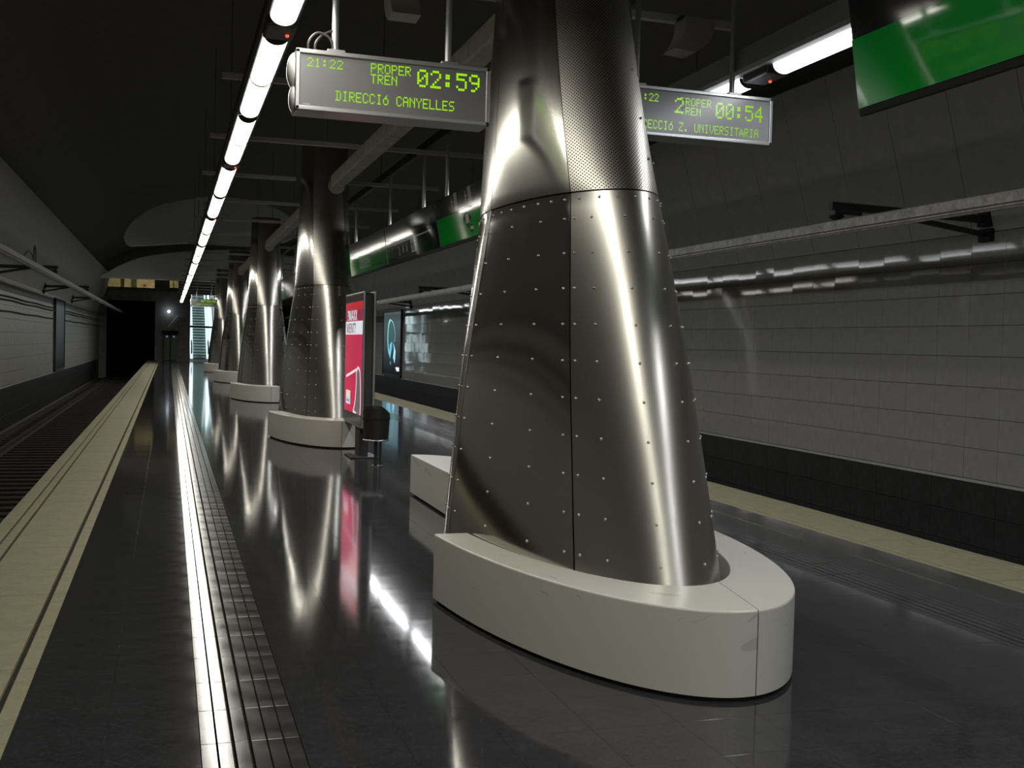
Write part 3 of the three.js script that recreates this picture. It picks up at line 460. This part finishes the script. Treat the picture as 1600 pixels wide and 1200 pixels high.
{
  const o = thing('cable_hoop', 'thin dark hoop of cable standing on the left conductor rail', 'cable', [-2.9, 3.205, -27]);
  mesh('hoop', tube([[0, 0, 0.5], [0, 0.3, 0.42], [0, 0.36, 0.3], [0, 0.3, 0.18], [0, 0, 0.1]], 0.014), M.darkSteel, o);
  mesh('lead', tube([[0, 0.01, 2.2], [0, 0.16, 1.4], [0, 0.12, 0.8], [0, 0.02, 0.5]], 0.012), M.darkSteel, o);
}
{
  const o = thing('wall_cable', 'bundle of dark cables sagging along the left tiled wall', 'cable', [WL + 0.05, 2.2, 0]);
  for (const y of [0, 0.32, 0.42]) for (const [za, zb] of [[2, -46.9], [-51.1, -76]]) { const p = []; for (let z = za; z > zb; z -= (za - zb) / Math.round((za - zb) / 3) - 1e-6) p.push([0, y + (Math.round(z / 3) % 2 ? -0.012 : 0.008), z]); mesh('cable', tube(p, 0.025, 6, 120), M.black, o); }
}

// ---------------------------------------------------------------- advertising
{
  const o = thing('advertising_panel', 'tall freestanding advertising panel with a red poster', 'advertising panel', [2.5, 0, -15.45]), w = 0.18, h = 0.76;
  mesh('case', rbox(0.012, w - 0.012, 0.42, 2.27, -h, h, 0.05, 3), M.darkSteel, o);
  for (const x of [0, w - 0.035]) mesh('frame', [rbox(x, x + 0.035, 0.42, 2.29, h - 0.035, h + 0.012, 0.015), rbox(x, x + 0.035, 0.42, 2.29, -h - 0.012, -h + 0.035, 0.015), rbox(x, x + 0.035, 2.25, 2.29, -h, h, 0.015), rbox(x, x + 0.035, 0.42, 0.46, -h, h, 0.015)], M.aluminium, o);
  mesh('foot', [rbox(0.03, w - 0.03, 0, 0.43, 0.1, 0.5, 0.02), rbox(-0.1, w + 0.1, 0, 0.02, 0, 0.6, 0.006)], M.darkSteel, o);
  mesh('header', box(-0.004, 0.012, 2.16, 2.25, -h + 0.035, h - 0.035), M.black, o);
  const poster = canvasTex(768, 1024, (g, W, H) => {
    g.fillStyle = '#c8284e'; g.fillRect(0, 0, W, H); g.fillStyle = '#b81f2c'; g.fillRect(0, 0, W, H * 0.1);
    g.fillStyle = 'rgba(150,20,70,0.35)'; for (let k = -12; k < 24; k++) { g.beginPath(); g.moveTo(k * 60, 300); g.lineTo(k * 60 + 30, 300); g.lineTo(k * 60 - 170, 720); g.lineTo(k * 60 - 200, 720); g.fill(); }
    g.fillStyle = '#8a2140'; g.fillRect(0, 70, W, 100); g.fillStyle = '#dfe4ea'; g.font = 'bold 132px sans-serif'; g.fillText('?MAXX', 90, 170, 660);
    g.fillStyle = '#dfe6ee'; g.fillRect(0, 178, W, 122); g.fillStyle = '#7d4a63'; g.font = 'bold 128px sans-serif'; g.fillText('MENT?', 60, 286, 640);
    g.strokeStyle = '#f3e4ea'; g.lineWidth = 26; g.lineJoin = 'round'; g.fillStyle = '#6f5f66'; g.beginPath(); g.moveTo(560, 1024); g.lineTo(430, 1010); g.quadraticCurveTo(560, 900, 540, 650); g.quadraticCurveTo(600, 560, 690, 640); g.quadraticCurveTo(760, 860, 720, 1024); g.fill(); g.stroke();
    g.beginPath(); g.moveTo(80, 700); g.quadraticCurveTo(330, 660, 540, 620); g.stroke();
    g.fillStyle = '#e6e3c4'; g.fillRect(90, 828, 200, 66); g.fillStyle = '#cfdcf0'; g.fillRect(90, 894, 200, 64); g.fillStyle = '#8aa0c8'; g.fillRect(120, 912, 130, 24);
  });
  const g = new THREE.BoxGeometry(0.012, 1.56, 2 * h - 0.07).translate(0.004, 1.38, 0), p = g.attributes.position, u = g.attributes.uv; for (let i = 0; i < p.count; i++) u.setXY(i, (p.getZ(i) + h) / (2 * h), (p.getY(i) - 0.6) / 1.56);
  mesh('lit_poster', g, std({ color: lin(0.3, 0.3, 0.3), map: poster, emissive: 0xffffff, emissiveMap: poster, emissiveIntensity: 0.85, roughness: 0.2 }), o);
  mesh('lower_panel', box(-0.002, 0.012, 0.46, 0.6, -h + 0.035, h - 0.035), std({ color: lin(0.08, 0.075, 0.075), roughness: 0.25 }), o);
  const l = new THREE.RectAreaLight(lin(1, 0.3, 0.42), 0.45, 1.44, 1.56); l.position.set(2.49, 1.38, -15.45); l.lookAt(-5, 1.38, -15.45); l.name = 'poster_light'; scene.add(l);
}
function billboard(name, label, X, s, z0, z1, tex, glow) {
  const o = thing(name, label, 'billboard', [X, 0.1, (z0 + z1) / 2]), L = (z1 - z0) / 2;
  mesh('frame', [rbox(0, -s * 0.09, 0, 0.08, -L, L, 0.01), rbox(0, -s * 0.09, 2.86, 2.94, -L, L, 0.01), rbox(0, -s * 0.09, 0, 2.94, -L, -L + 0.08, 0.01), rbox(0, -s * 0.09, 0, 2.94, L - 0.08, L, 0.01)], M.darkSteel, o);
  const g = new THREE.BoxGeometry(0.04, 2.8, 2 * L - 0.14).translate(-s * 0.04, 1.47, 0), p = g.attributes.position, u = g.attributes.uv; for (let i = 0; i < p.count; i++) u.setXY(i, (p.getZ(i) + L) / (2 * L), p.getY(i) / 2.94);
  mesh('lit_sign_face', g, std({ color: lin(0.05, 0.06, 0.065), map: tex, roughness: 0.3, emissive: 0xffffff, emissiveMap: tex, emissiveIntensity: glow }), o);
  if (glow > 0.5) { const l = new THREE.RectAreaLight(lin(0.35, 0.75, 0.9), 0.25, 2 * L, 2.8); l.position.set(X - s * 0.07, 1.57, (z0 + z1) / 2); l.lookAt(X - s * 5, 1.57, (z0 + z1) / 2); l.name = 'billboard_light'; scene.add(l); }
}
billboard('backlit_billboard', 'dark backlit billboard with a cyan outlined figure on the right wall', WR - 0.02, 1, -50.3, -46.2, canvasTex(1024, 700, (g, W, H) => {
  const gr = g.createLinearGradient(0, 0, 0, H); gr.addColorStop(0, '#39464a'); gr.addColorStop(0.35, '#2c3d41'); gr.addColorStop(0.75, '#10181c'); gr.addColorStop(0.9, '#050607'); g.fillStyle = gr; g.fillRect(0, 0, W, H);
  g.fillStyle = 'rgba(30,90,90,0.6)'; g.beginPath(); g.ellipse(470, 260, 200, 160, 0, 0, 7); g.fill();
  g.strokeStyle = '#9ff0f0'; g.lineWidth = 34; g.beginPath(); g.moveTo(420, 480); g.bezierCurveTo(240, 420, 220, 140, 400, 100); g.stroke(); g.lineWidth = 10; g.beginPath(); g.moveTo(400, 100); g.bezierCurveTo(620, 100, 760, 260, 660, 330); g.stroke();
  g.fillStyle = '#5cc4ea'; g.beginPath(); g.moveTo(400, 360); g.lineTo(540, 330); g.lineTo(500, 430); g.lineTo(430, 520); g.lineTo(380, 470); g.fill(); g.fillStyle = '#a8e6f6'; g.beginPath(); g.moveTo(600, 340); g.lineTo(740, 430); g.lineTo(700, 560); g.lineTo(600, 500); g.lineTo(640, 420); g.fill(); g.fillStyle = '#3f86a8'; g.fillRect(430, 540, 60, 40); g.fillStyle = '#f0f4f4'; g.fillRect(760, 596, 190, 26); g.fillRect(800, 622, 150, 16);
}), 1.0);
billboard('wall_billboard', 'dark unlit billboard mounted on the left wall', WL + 0.02, -1, -51, -47, canvasTex(64, 64, (g) => { g.fillStyle = '#2a2a30'; g.fillRect(0, 0, 64, 64); }), 0.0001);

// ---------------------------------------------------------------- litter bin
{
  const o = thing('litter_bin', 'dark litter bin on a thin post in front of the red advertising panel', 'litter bin', [2.565, 0, -13.9]);
  const n = 40, pos = [], idx = [], top = (a) => 0.72 + 0.05 * Math.abs(Math.sin(a)) - 0.055 * Math.max(0, Math.cos(a * 1 - 0.6));
  for (let i = 0; i <= n; i++) { const a = (i / n) * 2 * Math.PI, c = Math.cos(a), s = Math.sin(a), t = top(a); for (const [r, y] of [[0.155, 0.345], [0.16, 0.36], [0.175, t], [0.168, t + 0.004], [0.15, 0.37], [0, 0.37]]) pos.push(r * c, y, r * s); }
  for (let i = 0; i < n; i++) for (let j = 0; j < 5; j++) { const a = i * 6 + j, b = a + 6; idx.push(a, a + 1, b, b, a + 1, b + 1); }
  const g = new THREE.BufferGeometry(); g.setAttribute('position', new THREE.Float32BufferAttribute(pos, 3)); g.setIndex(idx); g.computeVertexNormals(); g.setAttribute('uv', new THREE.Float32BufferAttribute(new Float32Array((pos.length / 3) * 2), 2));
  const bm = std({ color: lin(0.035, 0.034, 0.03), metalness: 0.3, roughness: 0.4, side: THREE.DoubleSide }); mesh('basket', g, bm, o);
  mesh('basket_band', new THREE.CylinderGeometry(0.179, 0.178, 0.02, 36, 1, true).translate(0, 0.62, 0), M.black, o);
  mesh('bottom_ring', new THREE.TorusGeometry(0.16, 0.011, 8, 36).rotateX(Math.PI / 2).translate(0, 0.345, 0), std({ color: lin(0.8, 0.8, 0.8), metalness: 0.9, roughness: 0.2 }), o);
  mesh('bottom_plate', new THREE.CylinderGeometry(0.155, 0.14, 0.02, 30).translate(0, 0.345, 0), M.black, o);
  mesh('post', [rod(0.0, 0, 0.36, 0, 0.022, 14), rod(0.07, 0, 0.36, -0.05, 0.012, 10)], M.darkSteel, o);
  mesh('foot_plate', new THREE.CylinderGeometry(0.075, 0.08, 0.012, 24).translate(0.02, 0.006, -0.01), M.darkSteel, o);
}

renderer.render(scene, camera);
